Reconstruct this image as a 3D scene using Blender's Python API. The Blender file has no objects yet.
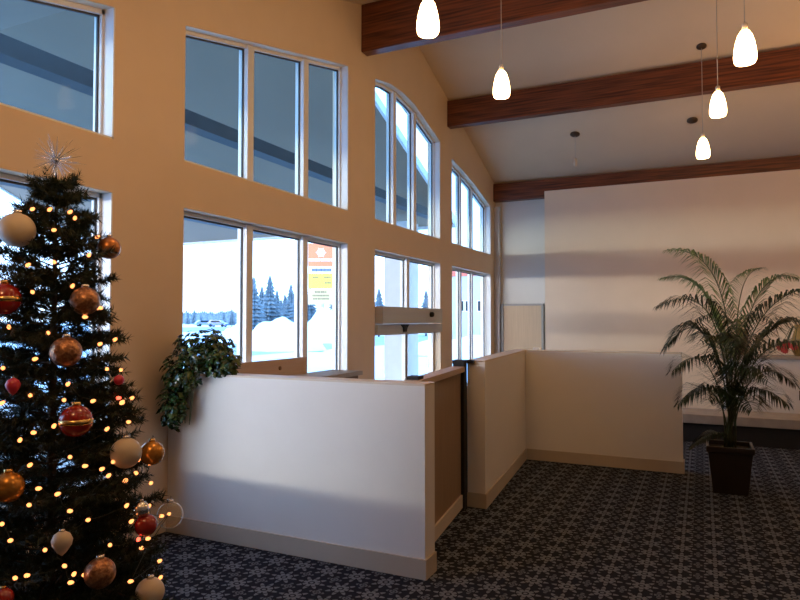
import bpy, math, random
from mathutils import Vector, Matrix
R = random.Random(7)
C = bpy.context.scene.collection
S = 1.2            # the place is laid out around an eye height of 1.5; everything is enlarged by this at the end
PI = math.pi

# ------------------------------------------------------------------ camera model
F, HORIZON, VPX = 640.0, 320.0, 302.0
YAW, PITCH = math.atan(VPX / F), math.atan((HORIZON - 300) / F)
CAM = Vector((3.463, 0, 1.5))
FW = Vector((-math.sin(YAW) * math.cos(PITCH), math.cos(YAW) * math.cos(PITCH), math.sin(PITCH)))
RT = Vector((math.cos(YAW), math.sin(YAW), 0))
UP = RT.cross(FW)
def ray(u, v): return FW + RT * ((u - 400) / F) - UP * ((v - 300) / F)
def at(u, v, ax, val):
    d = ray(u, v); t = (val - CAM[ax]) / d[ax]
    return CAM + d * t
def atd(u, v, d): return CAM + ray(u, v) * d

# ------------------------------------------------------------------ materials
def nodes(name):
    m = bpy.data.materials.new(name); m.use_nodes = True
    nt = m.node_tree; nt.nodes.clear()
    out = nt.nodes.new('ShaderNodeOutputMaterial')
    return m, nt, out
def mat(name, col, rough=0.6, metal=0.0, noise=0.0, scale=8.0, bump=0.0, spec=0.5, stretch=(1, 1, 1), coat=0.0, col2=None, trans=0.0):
    m, nt, out = nodes(name)
    b = nt.nodes.new('ShaderNodeBsdfPrincipled')
    nt.links.new(b.outputs[0], out.inputs[0])
    b.inputs['Base Color'].default_value = (*col, 1); b.inputs['Roughness'].default_value = rough
    b.inputs['Metallic'].default_value = metal; b.inputs['Specular IOR Level'].default_value = spec
    b.inputs['Coat Weight'].default_value = coat
    if noise or bump or col2:
        tc = nt.nodes.new('ShaderNodeTexCoord'); mp = nt.nodes.new('ShaderNodeMapping')
        mp.inputs['Scale'].default_value = stretch
        n = nt.nodes.new('ShaderNodeTexNoise'); n.inputs['Scale'].default_value = scale; n.inputs['Detail'].default_value = 4
        nt.links.new(tc.outputs['Object'], mp.inputs[0]); nt.links.new(mp.outputs[0], n.inputs['Vector'])
        if noise or col2:
            r = nt.nodes.new('ShaderNodeValToRGB')
            c2 = col2 or tuple(c * (1 - noise) for c in col)
            r.color_ramp.elements[0].position = 0.35; r.color_ramp.elements[1].position = 0.65
            r.color_ramp.elements[0].color = (*c2, 1); r.color_ramp.elements[1].color = (*col, 1)
            nt.links.new(n.outputs['Fac'], r.inputs[0]); nt.links.new(r.outputs[0], b.inputs['Base Color'])
        if bump:
            bp = nt.nodes.new('ShaderNodeBump'); bp.inputs['Strength'].default_value = bump; bp.inputs['Distance'].default_value = 0.01
            nt.links.new(n.outputs['Fac'], bp.inputs['Height']); nt.links.new(bp.outputs[0], b.inputs['Normal'])
    return m
def emit(name, col, strength):
    m, nt, out = nodes(name)
    e = nt.nodes.new('ShaderNodeEmission'); e.inputs[0].default_value = (*col, 1); e.inputs[1].default_value = strength
    nt.links.new(e.outputs[0], out.inputs[0]); return m
def glass(name, tint):
    m, nt, out = nodes(name)
    t = nt.nodes.new('ShaderNodeBsdfTransparent'); t.inputs[0].default_value = (*tint, 1)
    g = nt.nodes.new('ShaderNodeBsdfGlossy'); g.inputs['Roughness'].default_value = 0.02
    f = nt.nodes.new('ShaderNodeFresnel'); f.inputs[0].default_value = 1.07
    mx = nt.nodes.new('ShaderNodeMixShader')
    nt.links.new(f.outputs[0], mx.inputs[0]); nt.links.new(t.outputs[0], mx.inputs[1]); nt.links.new(g.outputs[0], mx.inputs[2])
    nt.links.new(mx.outputs[0], out.inputs[0]); return m
def carpet():
    m, nt, out = nodes('patterned_carpet')
    L = nt.links
    b = nt.nodes.new('ShaderNodeBsdfPrincipled'); b.inputs['Roughness'].default_value = 0.95; b.inputs['Specular IOR Level'].default_value = 0.1
    L.new(b.outputs[0], out.inputs[0])
    tc = nt.nodes.new('ShaderNodeTexCoord')
    def M(op, a, bb=None, c=None):
        n = nt.nodes.new('ShaderNodeMath'); n.operation = op
        for i, x in enumerate((a, bb, c)):
            if x is None: continue
            if isinstance(x, (int, float)): n.inputs[i].default_value = x
            else: L.new(x, n.inputs[i])
        return n.outputs[0]
    sep = nt.nodes.new('ShaderNodeSeparateXYZ'); L.new(tc.outputs['Object'], sep.inputs[0])
    P = 0.19 * S
    X = M('DIVIDE', sep.outputs[0], P); Y = M('DIVIDE', sep.outputs[1], P)
    def flower(ox, oy, size, npet, inner):
        u = M('SUBTRACT', M('FRACT', M('ADD', X, ox)), 0.5); v = M('SUBTRACT', M('FRACT', M('ADD', Y, oy)), 0.5)
        r = M('SQRT', M('ADD', M('MULTIPLY', u, u), M('MULTIPLY', v, v)))
        th = M('ARCTAN2', v, u)
        pet = M('ADD', M('MULTIPLY', M('COSINE', M('MULTIPLY', th, npet)), 0.32 * size), 0.68 * size)
        a = M('LESS_THAN', r, pet); k = M('GREATER_THAN', r, inner)
        gap = M('GREATER_THAN', M('ABSOLUTE', M('SUBTRACT', r, size * 0.62)), 0.02)
        dot = M('LESS_THAN', r, inner * 0.55)
        return M('MAXIMUM', M('MULTIPLY', M('MULTIPLY', a, k), gap), dot)
    f1 = flower(0.0, 0.0, 0.46, 8.0, 0.11); f2 = flower(0.5, 0.5, 0.25, 4.0, 0.07)
    f = M('MAXIMUM', f1, M('MULTIPLY', f2, 0.75))
    nz = nt.nodes.new('ShaderNodeTexNoise'); nz.inputs['Scale'].default_value = 160; L.new(tc.outputs['Object'], nz.inputs['Vector'])
    f = M('MULTIPLY', f, M('ADD', M('MULTIPLY', nz.outputs['Fac'], 0.8), 0.55))
    mx = nt.nodes.new('ShaderNodeMixRGB'); L.new(f, mx.inputs[0])
    mx.inputs[1].default_value = (0.014, 0.017, 0.027, 1); mx.inputs[2].default_value = (0.155, 0.172, 0.20, 1)
    L.new(mx.outputs[0], b.inputs['Base Color'])
    bp = nt.nodes.new('ShaderNodeBump'); bp.inputs['Strength'].default_value = 0.3; bp.inputs['Distance'].default_value = 0.004
    L.new(nz.outputs['Fac'], bp.inputs['Height']); L.new(bp.outputs[0], b.inputs['Normal'])
    return m

M_ = {}
M_['wall'] = mat('cream_wall_paint', (0.74, 0.58, 0.41), 0.55, noise=0.03, scale=3, bump=0.04)
M_['alcove'] = mat('alcove_paint', (0.70, 0.65, 0.57), 0.45, noise=0.03, scale=2, bump=0.03)
M_['white_wall'] = mat('pale_wall_paint', (0.76, 0.60, 0.44), 0.45, noise=0.03, scale=2, bump=0.03)
M_['part'] = mat('partition_paint', (0.80, 0.77, 0.72), 0.5, noise=0.02, scale=4, bump=0.03)
M_['cap'] = mat('partition_cap_paint', (0.70, 0.60, 0.47), 0.45, noise=0.03, scale=5)
M_['base'] = mat('beige_baseboard', (0.52, 0.44, 0.34), 0.55, noise=0.05, scale=6)
M_['ceil'] = mat('ceiling_paint', (0.76, 0.61, 0.42), 0.8, noise=0.03, scale=2)
M_['beam'] = mat('dark_stained_timber', (0.22, 0.062, 0.022), 0.4, col2=(0.06, 0.014, 0.006), scale=5, stretch=(0.25, 7, 7), bump=0.15)
M_['frame'] = mat('white_window_frame', (0.80, 0.79, 0.76), 0.4, noise=0.03, scale=5)
M_['alu'] = mat('brushed_aluminium', (0.52, 0.51, 0.48), 0.45, metal=0.25, noise=0.06, scale=6, stretch=(1, .1, 6))
M_['gasket'] = mat('dark_gasket', (0.06, 0.06, 0.06), 0.6, noise=0.05)
M_['glass'] = glass('clear_glass', (0.93, 0.96, 0.97))
M_['glass_t'] = glass('tinted_glass', (0.72, 0.86, 0.90))
M_['black'] = mat('black_metal', (0.012, 0.012, 0.013), 0.7, noise=0.1)
M_['tanpanel'] = mat('tan_laminate', (0.33, 0.22, 0.13), 0.5, noise=0.12, scale=4, stretch=(6, 6, .5))
M_['tandoor'] = mat('tan_wood_veneer', (0.60, 0.42, 0.26), 0.5, noise=0.08, scale=4, stretch=(8, 8, .4))
M_['greyframe'] = mat('grey_door_frame', (0.33, 0.31, 0.28), 0.5, noise=0.05)
M_['trimgrey'] = mat('grey_trim_paint', (0.52, 0.50, 0.47), 0.5, noise=0.05)
M_['pinkwood'] = mat('pale_beech', (0.55, 0.40, 0.29), 0.5, noise=0.1, scale=5, stretch=(6, .5, 6))
M_['snow'] = mat('snow', (0.86, 0.89, 0.93), 0.8, noise=0.06, scale=0.5, bump=0.2)
M_['road'] = mat('slushy_asphalt', (0.42, 0.46, 0.52), 0.8, noise=0.25, scale=0.4)
M_['soffit'] = mat('grey_soffit', (0.26, 0.185, 0.125), 0.8, noise=0.08, scale=0.8)
M_['tie'] = mat('dark_weathered_timber', (0.055, 0.055, 0.058), 0.7, noise=0.3, scale=2)
M_['fascia'] = mat('white_fascia', (0.75, 0.78, 0.80), 0.6, noise=0.05)
M_['column'] = mat('grey_stucco', (0.58, 0.58, 0.60), 0.8, noise=0.06, scale=4)
M_['fir'] = mat('fir_needles', (0.012, 0.028, 0.012), 0.55, noise=0.5, scale=9)
M_['fir_far'] = mat('hazed_spruce', (0.20, 0.25, 0.28), 0.9, noise=0.45, scale=1.2)  # outdoor haze is put into this lightened blue-grey foliage colour
M_['bark'] = mat('brown_bark', (0.06, 0.035, 0.02), 0.8, noise=0.3)
M_['ivy'] = mat('glossy_ivy_leaf', (0.020, 0.062, 0.014), 0.25, col2=(0.008, 0.028, 0.008), scale=14, spec=0.6)
M_['ivy_l'] = mat('light_ivy_leaf', (0.12, 0.17, 0.04), 0.3, noise=0.4, scale=14)
M_['palm'] = mat('palm_leaf', (0.016, 0.036, 0.010), 0.5, col2=(0.007, 0.016, 0.006), scale=4)
M_['palm_l'] = mat('young_palm_leaf', (0.13, 0.22, 0.06), 0.45, noise=0.4, scale=5)
M_['stem'] = mat('palm_stem', (0.07, 0.09, 0.03), 0.5, noise=0.3)
M_['pot'] = mat('dark_brown_planter', (0.022, 0.013, 0.010), 0.4, noise=0.3, scale=6)
M_['soil'] = mat('potting_soil', (0.02, 0.014, 0.01), 0.95, noise=0.4, scale=40, bump=0.6)
M_['shade'] = emit('lit_frosted_glass', (1.0, 0.60, 0.26), 25)
M_['bulb'] = emit('warm_fairy_bulb', (1.0, 0.31, 0.09), 2.8)
M_['bulb_r'] = emit('red_fairy_bulb', (1.0, 0.06, 0.03), 6)
M_['silver'] = mat('silver_tinsel', (0.75, 0.73, 0.70), 0.25, metal=1, noise=0.2, scale=30)
M_['gold'] = mat('gold_cap', (0.75, 0.50, 0.18), 0.25, metal=1, noise=0.1)
M_['cream'] = mat('pearl_cream', (0.58, 0.49, 0.37), 0.4, noise=0.05)
M_['copper'] = mat('copper_orange', (0.48, 0.19, 0.06), 0.3, metal=0.6, noise=0.15)
M_['glit'] = mat('copper_glitter', (0.55, 0.28, 0.14), 0.3, metal=0.7, col2=(0.2, 0.08, 0.04), scale=55, bump=0.6)
M_['red'] = mat('deep_red_gloss', (0.30, 0.015, 0.012), 0.18, noise=0.1, coat=0.6)
M_['amber'] = mat('amber_gold', (0.55, 0.25, 0.045), 0.25, metal=0.6, noise=0.12)
M_['pink'] = mat('pink_red', (0.60, 0.04, 0.08), 0.3, noise=0.1)
def frosted(name, col, cover):
    m, nt, out = nodes(name)
    t = nt.nodes.new('ShaderNodeBsdfTransparent'); d = nt.nodes.new('ShaderNodeBsdfPrincipled'); d.inputs['Base Color'].default_value = (*col, 1); d.inputs['Roughness'].default_value = .15
    w = nt.nodes.new('ShaderNodeLayerWeight'); w.inputs[0].default_value = .35
    k = nt.nodes.new('ShaderNodeMath'); k.operation = 'MULTIPLY_ADD'; k.inputs[1].default_value = .6; k.inputs[2].default_value = cover; nt.links.new(w.outputs['Facing'], k.inputs[0])
    mx = nt.nodes.new('ShaderNodeMixShader'); nt.links.new(k.outputs[0], mx.inputs[0]); nt.links.new(t.outputs[0], mx.inputs[1]); nt.links.new(d.outputs[0], mx.inputs[2]); nt.links.new(mx.outputs[0], out.inputs[0])
    return m
M_['bubble'] = frosted('clear_bubble', (.75, .70, .58), .08)
M_['wire'] = mat('dark_green_wire', (0.01, 0.02, 0.01), 0.6, noise=0.1)
M_['cable'] = mat('grey_cord', (0.52, 0.46, 0.38), 0.5, noise=0.1)
M_['bronze'] = mat('bronze_canopy', (0.09, 0.06, 0.04), 0.4, metal=0.5, noise=0.1)
M_['white'] = mat('white_plastic', (0.80, 0.78, 0.74), 0.4, noise=0.03)
M_['orange'] = mat('orange_sign_face', (0.80, 0.20, 0.07), 0.4, noise=0.03)
M_['yellow'] = mat('yellow_sign_face', (0.74, 0.52, 0.06), 0.4, noise=0.03)
M_['tan'] = mat('tan_sign_face', (0.66, 0.46, 0.20), 0.4, noise=0.04)
M_['navy'] = mat('navy_lettering', (0.06, 0.07, 0.20), 0.5, noise=0.03)
M_['brownl'] = mat('brown_lettering', (0.25, 0.17, 0.08), 0.5, noise=0.03)
M_['stone'] = mat('pale_stone_slab', (0.42, 0.37, 0.31), 0.6, noise=0.15, scale=8)
M_['darkplinth'] = mat('dark_plinth', (0.016, 0.014, 0.013), 0.6, noise=0.2)
M_['blue'] = mat('blue_car_paint', (0.04, 0.12, 0.42), 0.3, coat=0.6, noise=0.03)
M_['greycar'] = mat('grey_car_paint', (0.22, 0.25, 0.30), 0.3, coat=0.6, noise=0.03)
M_['rubber'] = mat('tyre_rubber', (0.02, 0.02, 0.02), 0.8, noise=0.1)
M_['darkglass'] = mat('dark_window_glass', (0.02, 0.025, 0.03), 0.6, spec=.1, noise=0.1)
M_['siding'] = mat('white_siding', (0.42, 0.44, 0.46), 0.7, noise=0.05, stretch=(.2, .2, 8), scale=3)
M_['redroof'] = mat('red_metal_roof', (0.55, 0.10, 0.06), 0.5, noise=0.1)
M_['redflower'] = mat('red_petals', (0.50, 0.04, 0.05), 0.6, noise=0.3, scale=20)
M_['vase'] = mat('ochre_ceramic', (0.35, 0.22, 0.06), 0.3, noise=0.15)
M_['brownbox'] = mat('walnut_box', (0.20, 0.11, 0.05), 0.5, noise=0.2, stretch=(1, 1, 8))

# ------------------------------------------------------------------ building helpers
ORG = {}
def wloc(o):
    p = Vector((0, 0, 0))
    while o is not None:
        p += o.location; o = o.parent
    return p
class MB:
    """collects shapes in place coordinates and links them as one mesh object"""
    def __init__(s): s.v, s.f, s.sm = [], [], []
    def add(s, vs, fs, smooth=False):
        n = len(s.v); s.v += [Vector(p) for p in vs]
        for f in fs: s.f.append([i + n for i in f]); s.sm.append(smooth)
        return s
    def box(s, a, b):
        x0, y0, z0 = a; x1, y1, z1 = b
        return s.add([(x0, y0, z0), (x1, y0, z0), (x1, y1, z0), (x0, y1, z0), (x0, y0, z1), (x1, y0, z1), (x1, y1, z1), (x0, y1, z1)],
                     [(0, 3, 2, 1), (4, 5, 6, 7), (0, 1, 5, 4), (1, 2, 6, 5), (2, 3, 7, 6), (3, 0, 4, 7)])
    def prism(s, poly, axis, lo, hi):
        """poly in the two remaining axes (order x,y,z without axis), extruded along axis"""
        def mk(p, t):
            q = list(p); q.insert(axis, t); return q
        n = len(poly)
        return s.add([mk(p, lo) for p in poly] + [mk(p, hi) for p in poly],
                     [tuple(range(n))[::-1], tuple(range(n, 2 * n))] + [(i, (i + 1) % n, n + (i + 1) % n, n + i) for i in range(n)])
    def tube(s, pts, r, n=8, smooth=True, cap=True):
        pts = [Vector(p) for p in pts]; rings = []
        rr = r if isinstance(r, (list, tuple)) else [r] * len(pts)
        vs, fs = [], []
        for i, p in enumerate(pts):
            t = (pts[min(i + 1, len(pts) - 1)] - pts[max(i - 1, 0)]).normalized()
            a = t.orthogonal().normalized() if i == 0 else (a - t * a.dot(t)).normalized()
            b = t.cross(a)
            for k in range(n):
                w = 2 * PI * k / n
                vs.append(p + (a * math.cos(w) + b * math.sin(w)) * rr[i])
        for i in range(len(pts) - 1):
            for k in range(n):
                fs.append((i * n + k, i * n + (k + 1) % n, (i + 1) * n + (k + 1) % n, (i + 1) * n + k))
        if cap: fs += [tuple(range(n))[::-1], tuple(range((len(pts) - 1) * n, len(pts) * n))]
        return s.add(vs, fs, smooth)
    def lathe(s, prof, c=(0, 0, 0), n=24, rot=None, smooth=True):
        vs, fs = [], []
        for r, z in prof:
            for k in range(n):
                w = 2 * PI * k / n; p = Vector((r * math.cos(w), r * math.sin(w), z))
                if rot: p = rot @ p
                vs.append(p + Vector(c))
        for i in range(len(prof) - 1):
            for k in range(n):
                fs.append((i * n + k, i * n + (k + 1) % n, (i + 1) * n + (k + 1) % n, (i + 1) * n + k))
        if prof[0][0] > 1e-4: fs.append(tuple(range(n))[::-1])
        if prof[-1][0] > 1e-4: fs.append(tuple(range((len(prof) - 1) * n, len(prof) * n)))
        return s.add(vs, fs, smooth)
    def build(s, name, m, parent=None, loc=(0, 0, 0), bevel=0.0):
        o_ = wloc(parent) if parent is not None else Vector(loc)
        me = bpy.data.meshes.new(name)
        me.from_pydata([tuple(p - o_) for p in s.v], [], s.f); me.update()
        me.polygons.foreach_set('use_smooth', s.sm); me.materials.append(m)
        o = bpy.data.objects.new(name, me); C.objects.link(o)
        if parent is not None: o.parent = parent
        else: o.location = loc
        if bevel:
            b = o.modifiers.new('bevel', 'BEVEL'); b.width = bevel * S; b.segments = 2; b.limit_method = 'ANGLE'
        return o
def tag(o, label, cat, group=None, kind=None):
    o['label'] = label; o['category'] = cat
    if group: o['group'] = group
    if kind: o['kind'] = kind
    return o
def thing(name, label, cat, loc, group=None):
    o = bpy.data.objects.new(name, None); C.objects.link(o); o.location = loc; o.empty_display_size = .1
    return tag(o, label, cat, group)
def structure(o, label, cat):
    return tag(o, label, cat, kind='structure')
def copy_tree(o, parent=None):
    c = o.copy(); C.objects.link(c); c.parent = parent
    for ch in o.children: copy_tree(ch, c)
    return c
def box(a, b): return MB().box(a, b)

# ------------------------------------------------------------------ shell
RIDGE_Y, RIDGE_Z, SL, FLAT_Y = 7.35, 5.45, 0.345, 0.1
REAR, RIGHT, BACK = -3.2, 8.6, 11.52
def cz(y):
    return RIDGE_Z - SL * abs(max(y, FLAT_Y) - RIDGE_Y)
fl = MB().box((-0.2, REAR - .2, -0.1), (RIGHT + .2, BACK + .2, 0)).build('floor', carpet())
structure(fl, 'dark carpet with grey flower pattern', 'floor')
ce = MB().prism([(REAR - .2, cz(0)), (FLAT_Y, cz(0)), (RIDGE_Y, RIDGE_Z), (BACK + .2, cz(BACK + .2)), (BACK + .2, cz(BACK + .2) + .15),
                 (RIDGE_Y, RIDGE_Z + .15), (FLAT_Y, cz(0) + .15), (REAR - .2, cz(0) + .15)], 0, -0.2, RIGHT + .2).build('ceiling', M_['ceil'])
structure(ce, 'cream vaulted ceiling between the dark beams', 'ceiling')

# windows: (y0, y1, lower z0, lower z1, upper z0, upper head as polyline in y)
SILL, HEAD, SILL2 = 0.42, 2.33, 2.68
W = [(0.5, 2.955, [(0.5, 2.97), (2.955, 3.555)]),
     (3.585, 6.02, [(3.585, 3.70), (6.02, 4.278)]),
     (6.65, 8.73, [(6.65, 4.355), (7.05, 4.43), (7.4, 4.442), (7.8, 4.40), (8.73, 4.13)]),
     (9.215, 11.2, [(9.215, 3.985), (9.72, 3.91), (10.3, 3.80), (11.2, 3.57)])]
def head(w, y):
    p = w[2]
    for (a, za), (b, zb) in zip(p, p[1:]):
        if y <= b + 1e-6: return za + (zb - za) * (y - a) / (b - a)
    return p[-1][1]
wl = MB()
def wpiece(y0, y1, z0, z1, top=None):
    """z1 may be None: up to the ceiling"""
    ys = sorted({y0, y1} | {y for y in (FLAT_Y, RIDGE_Y) if y0 < y < y1})
    for a, b in zip(ys, ys[1:]):
        lo = z0 if not callable(z0) else None
        poly = [(a, z0(a) if callable(z0) else z0), (b, z0(b) if callable(z0) else z0), (b, cz(b) if z1 is None else z1), (a, cz(a) if z1 is None else z1)]
        wl.prism(poly, 0, -0.2, 0)
edge = REAR - .2
for i, w in enumerate(W):
    wpiece(edge, w[0], 0, None); edge = w[1]
    if i != 2: wpiece(w[0], w[1], 0, SILL)
    wpiece(w[0], w[1], HEAD, SILL2)
    bp = [p[0] for p in w[2]]
    if w[0] < RIDGE_Y < w[1]: bp = sorted(bp + [RIDGE_Y])
    for a, b in zip(bp, bp[1:]):
        wpiece(a, b, (lambda y, w=w: head(w, y)), None)
wpiece(edge, BACK + .2, 0, None)
structure(wl.build('wall_left', M_['wall']), 'cream window wall along the left side of the lobby', 'wall')

FD0, FD1, GX = -0.16, -0.09, -0.125      # frame depth in the opening, glass plane
def frame_window(n, y0, y1, z0, ztop, mulls, label, gl, fw=0.032, mw=0.042):
    if n == 3: mw = 0.03
    m = MB()
    def zt(y): return ztop(y) if callable(ztop) else ztop
    ys = [y0, *(p[0] for p in W[n][2] if callable(ztop) and y0 < p[0] < y1), y1]
    m.box((FD0, y0, z0), (FD1, y0 + fw, zt(y0 + fw) if zt(y0) > zt(y0 + fw) else zt(y0)))
    m.box((FD0, y1 - fw, z0), (FD1, y1, min(zt(y1), zt(y1 - fw))))
    m.box((FD0, y0, z0), (FD1, y1, z0 + fw))
    for a, b in zip(ys, ys[1:]):
        m.prism([(a, zt(a) - fw), (b, zt(b) - fw), (b, zt(b)), (a, zt(a))], 0, FD0, FD1)
    for y in mulls: m.box((FD0 - .01, y - mw, z0), (FD1 + (.0 if n == 3 else .02), y + mw, zt(y) - .01))
    m.box((FD1, y1 - .012, z0), (-.001, y1, zt(y1) - .002)); m.box((FD1, y0, z0), (-.001, y1, z0 + .012))
    fr = m.build('window_%d' % (W_N[0]), M_['frame']); W_N[0] += 1
    structure(fr, label, 'window')
    g = MB()
    cuts = [y0, *mulls, y1]
    for a, b in zip(cuts, cuts[1:]):
        a2, b2 = a + .03, b - .03
        pts = [(a2, z0 + .02), (b2, z0 + .02), (b2, zt(b2) - .02)] + [(p[0], p[1] - .02) for p in reversed(W[n][2]) if callable(ztop) and a2 < p[0] < b2] + [(a2, zt(a2) - .02)]
        g.add([(GX, y, z) for y, z in pts], [tuple(range(len(pts)))])
    g.build('glass_pane', gl, fr)
    k = MB()   # dark gasket line on the right of each light and under the head
    for a, b in zip(cuts, cuts[1:]):
        e = b - (mw if b != y1 else fw)
        k.box((GX - .004, e - .010, z0 + fw), (GX + .012, e, zt(e) - fw))
        s0 = a + (mw if a != y0 else fw)
        seg = [s0, *(p[0] for p in W[n][2] if callable(ztop) and s0 < p[0] < e), e]
        for q, r_ in zip(seg, seg[1:]):
            k.prism([(q, zt(q) - fw - .014), (r_, zt(r_) - fw - .014), (r_, zt(r_) - fw), (q, zt(q) - fw)], 0, GX - .004, GX + .012)
    k.build('gasket', M_['gasket'], fr)
    return fr
W_N = [1]
mulls = {0: [1.28, 2.06], 1: [4.44, 5.30], 2: [7.33, 7.97], 3: [9.86, 10.44]}
pos = ['nearest window beside the Christmas tree', 'window behind the ivy planter', 'window over the sliding entrance door', 'farthest window at the end of the left wall']
for n, w in enumerate(W):
    frame_window(n, w[0], w[1], SILL2, (lambda y, w=w: head(w, y)), mulls[n], 'upper sloping ' + pos[n], M_['glass_t'])
for n in (0, 1, 3):
    frame_window(n, W[n][0], W[n][1], SILL, HEAD, mulls[n], 'lower rectangular ' + pos[n], M_['glass'])
frame_window(2, W[2][0], W[2][1], 1.62, HEAD, [7.74], 'two pane transom window directly above the door header', M_['glass'])
# sliding door under the transom
dr = MB().box((-0.08, 6.66, 1.455), (0.10, 8.55, 1.66)).build('door_1', M_['alu'], bevel=0.006)
structure(dr, 'aluminium automatic sliding entrance door with grey header', 'door')
for a, b in ((6.66, 7.76), (7.74, 8.725)):
    lf = MB()
    lf.box((-.15, a, 1.31), (-.10, b, 1.45)); lf.box((-.15, a, 0), (-.10, b, .12))
    lf.box((-.15, a, .12), (-.10, a + .05, 1.31)); lf.box((-.15, b - .05, .12), (-.10, b, 1.31))
    lfo = lf.build('door_leaf', M_['frame'], dr)
    MB().add([(-.125, a + .05, .12), (-.125, b - .05, .12), (-.125, b - .05, 1.31), (-.125, a + .05, 1.31)], [(0, 1, 2, 3)]).build('glass_pane', M_['glass'], lfo)
MB().box((-.09, 6.66, 1.33), (.03, 8.72, 1.445)).build('track_cover', M_['alu'], dr)
MB().lathe([(.036, 0), (.036, .03), (.028, .045), (0, .047)], (0.10, 8.11, 1.575), 20, Matrix.Rotation(PI / 2, 3, 'Y')).build('motion_sensor', M_['black'], dr)
MB().prism([(7.28, 1.445), (7.50, 1.445), (7.44, 1.40), (7.42, 1.35), (7.36, 1.35), (7.36, 1.40)], 0, 0.03, 0.06).build('bracket', M_['black'], dr)

# back, right and rear walls
structure(MB().prism([(-.2, 0), (RIGHT + .2, 0), (RIGHT + .2, cz(BACK)), (-.2, cz(BACK))], 1, BACK, BACK + .2).build('wall_back', M_['alcove']),
          'pale back wall of the alcove left of the tall partition wall', 'wall')
structure(MB().box((0.985, 11.2, 0), (RIGHT, 11.345, 3.765)).build('wall_partition', M_['white_wall']), 'tall pale wall behind the palm', 'wall')
structure(MB().box((0.0, 11.40, 0), (0.105, BACK, cz(BACK) - .42)).build('trim_1', M_['trimgrey']), 'narrow grey upright in the alcove corner', 'trim')
rw = MB()
ys = [REAR - .2, FLAT_Y, RIDGE_Y, BACK + .2]
for a, b in zip(ys, ys[1:]): rw.prism([(a, 0), (b, 0), (b, cz(b)), (a, cz(a))], 0, RIGHT, RIGHT + .2)
structure(rw.build('wall_right', M_['wall']), 'cream wall on the right side of the lobby', 'wall')
rr = MB()
rr.box((-.2, REAR - .2, 0), (RIGHT + .2, REAR, cz(0)))
structure(rr.build('wall_rear', M_['wall']), 'plain cream rear wall of the lobby', 'wall')
d2 = MB().box((0.16, 11.46, 0.0), (0.86, 11.51, 1.76)).build('door_2', M_['tandoor'], bevel=0.004)
structure(d2, 'tan wooden door in the alcove', 'door')
MB().box((0.125, 11.44, 0), (0.16, 11.515, 1.795)).box((0.86, 11.44, 0), (0.90, 11.515, 1.795)).box((0.16, 11.44, 1.76), (0.86, 11.515, 1.795)).build('door_frame', M_['greyframe'], d2)

# beams run across the lobby
for y, z0, lab in ((6.30, 4.54, 'dark stained ceiling beam nearest the camera, above the second window'),
                   (9.01, 4.43, 'middle dark stained ceiling beam, ending between the door and last windows'),
                   (11.37, 3.685, 'farthest dark stained ceiling beam, along the top of the tall pale wall')):
    top = min(cz(y), cz(y + .14)) - .002
    tag(MB().box((0.003, y, z0), (RIGHT - .01, y + .14, top)).build('ceiling_beam', M_['beam'], loc=(0, y, z0), bevel=0.008), lab, 'beam', 'ceiling beams')

# ------------------------------------------------------------------ half-height partitions
def partition(name, label, a, b, base_faces):
    t = thing(name, label, 'partition', ((a[0] + b[0]) / 2, (a[1] + b[1]) / 2, 0))
    MB().box((a[0], a[1], 0), (b[0], b[1], b[2] - .012)).build('panel', M_['part'], t)
    MB().box((a[0], a[1], b[2] - .012), (b[0], b[1], b[2])).build('cap', M_['cap'], t)
    bs = MB()
    for (p, q) in base_faces: bs.box(p, q)
    bs.build('skirting', M_['base'], t)
    return t
partition('low_partition', 'low pale partition wall in front with the ivy planter on it', (0.004, 3.45, 0), (1.995, 3.60, 1.125),
          [((0.004, 3.438, 0.001), (2.007, 3.4495, 0.115)), ((1.9955, 3.4495, 0.001), (2.007, 3.60, 0.115))])
t = thing('low_partition', 'low cream partition wall running back beside the gate', 'partition', (1.79, 5.9, 0))
q = [(1.735, 4.94), (1.884, 4.94), (1.722, 6.868), (1.573, 6.868)]
MB().prism(q, 2, 0, 1.163).build('panel', M_['part'], t)
MB().prism(q, 2, 1.163, 1.175).build('cap', M_['cap'], t)
MB().prism([(1.884, 4.94), (1.896, 4.94), (1.735, 6.857), (1.7235, 6.857)], 2, .001, .115).box((1.735, 4.928, .001), (1.896, 4.9395, .115)).build('skirting', M_['base'], t)
partition('low_partition', 'long low cream partition wall left of the potted palm', (1.573, 6.87, 0), (3.275, 7.02, 1.175),
          [((1.737, 6.858, .001), (3.287, 6.8695, .115)), ((3.2755, 6.8695, .001), (3.287, 7.02, .115))])
g = thing('gate', 'brown gate panel with black post closing the gap between partitions', 'gate', (1.79, 4.2, 0))
def gx(y): return 1.845 - (y - 3.605) * .118
def slab(y0, y1, h, z0, z1): return [(gx(y0) - h, y0), (gx(y0) + h, y0), (gx(y1) + h, y1), (gx(y1) - h, y1)], 2, z0, z1
MB().prism(*slab(3.66, 4.82, .02, .02, 1.09)).build('panel', M_['tanpanel'], g)
MB().prism(*slab(3.66, 4.82, .034, .02, .12)).prism(*slab(3.605, 3.66, .034, .02, 1.09)).build('rail', M_['cap'], g)
MB().prism(*slab(3.605, 4.82, .055, 1.09, 1.13)).build('top_board', M_['pinkwood'], g)
MB().prism(*slab(4.82, 4.936, .046, 0, 1.15)).build('post', M_['black'], g)
MB().prism(*slab(4.82, 4.935, .05, 1.15, 1.178)).prism([(1.74, 4.905), (1.80, 4.905), (1.80, 4.935), (1.74, 4.935)], 2, 1.15, 1.178).build('hinge_plate', M_['black'], g)
MB().prism(*slab(3.607, 3.72, .04, 1.131, 1.15)).build('latch', M_['black'], g)

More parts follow.
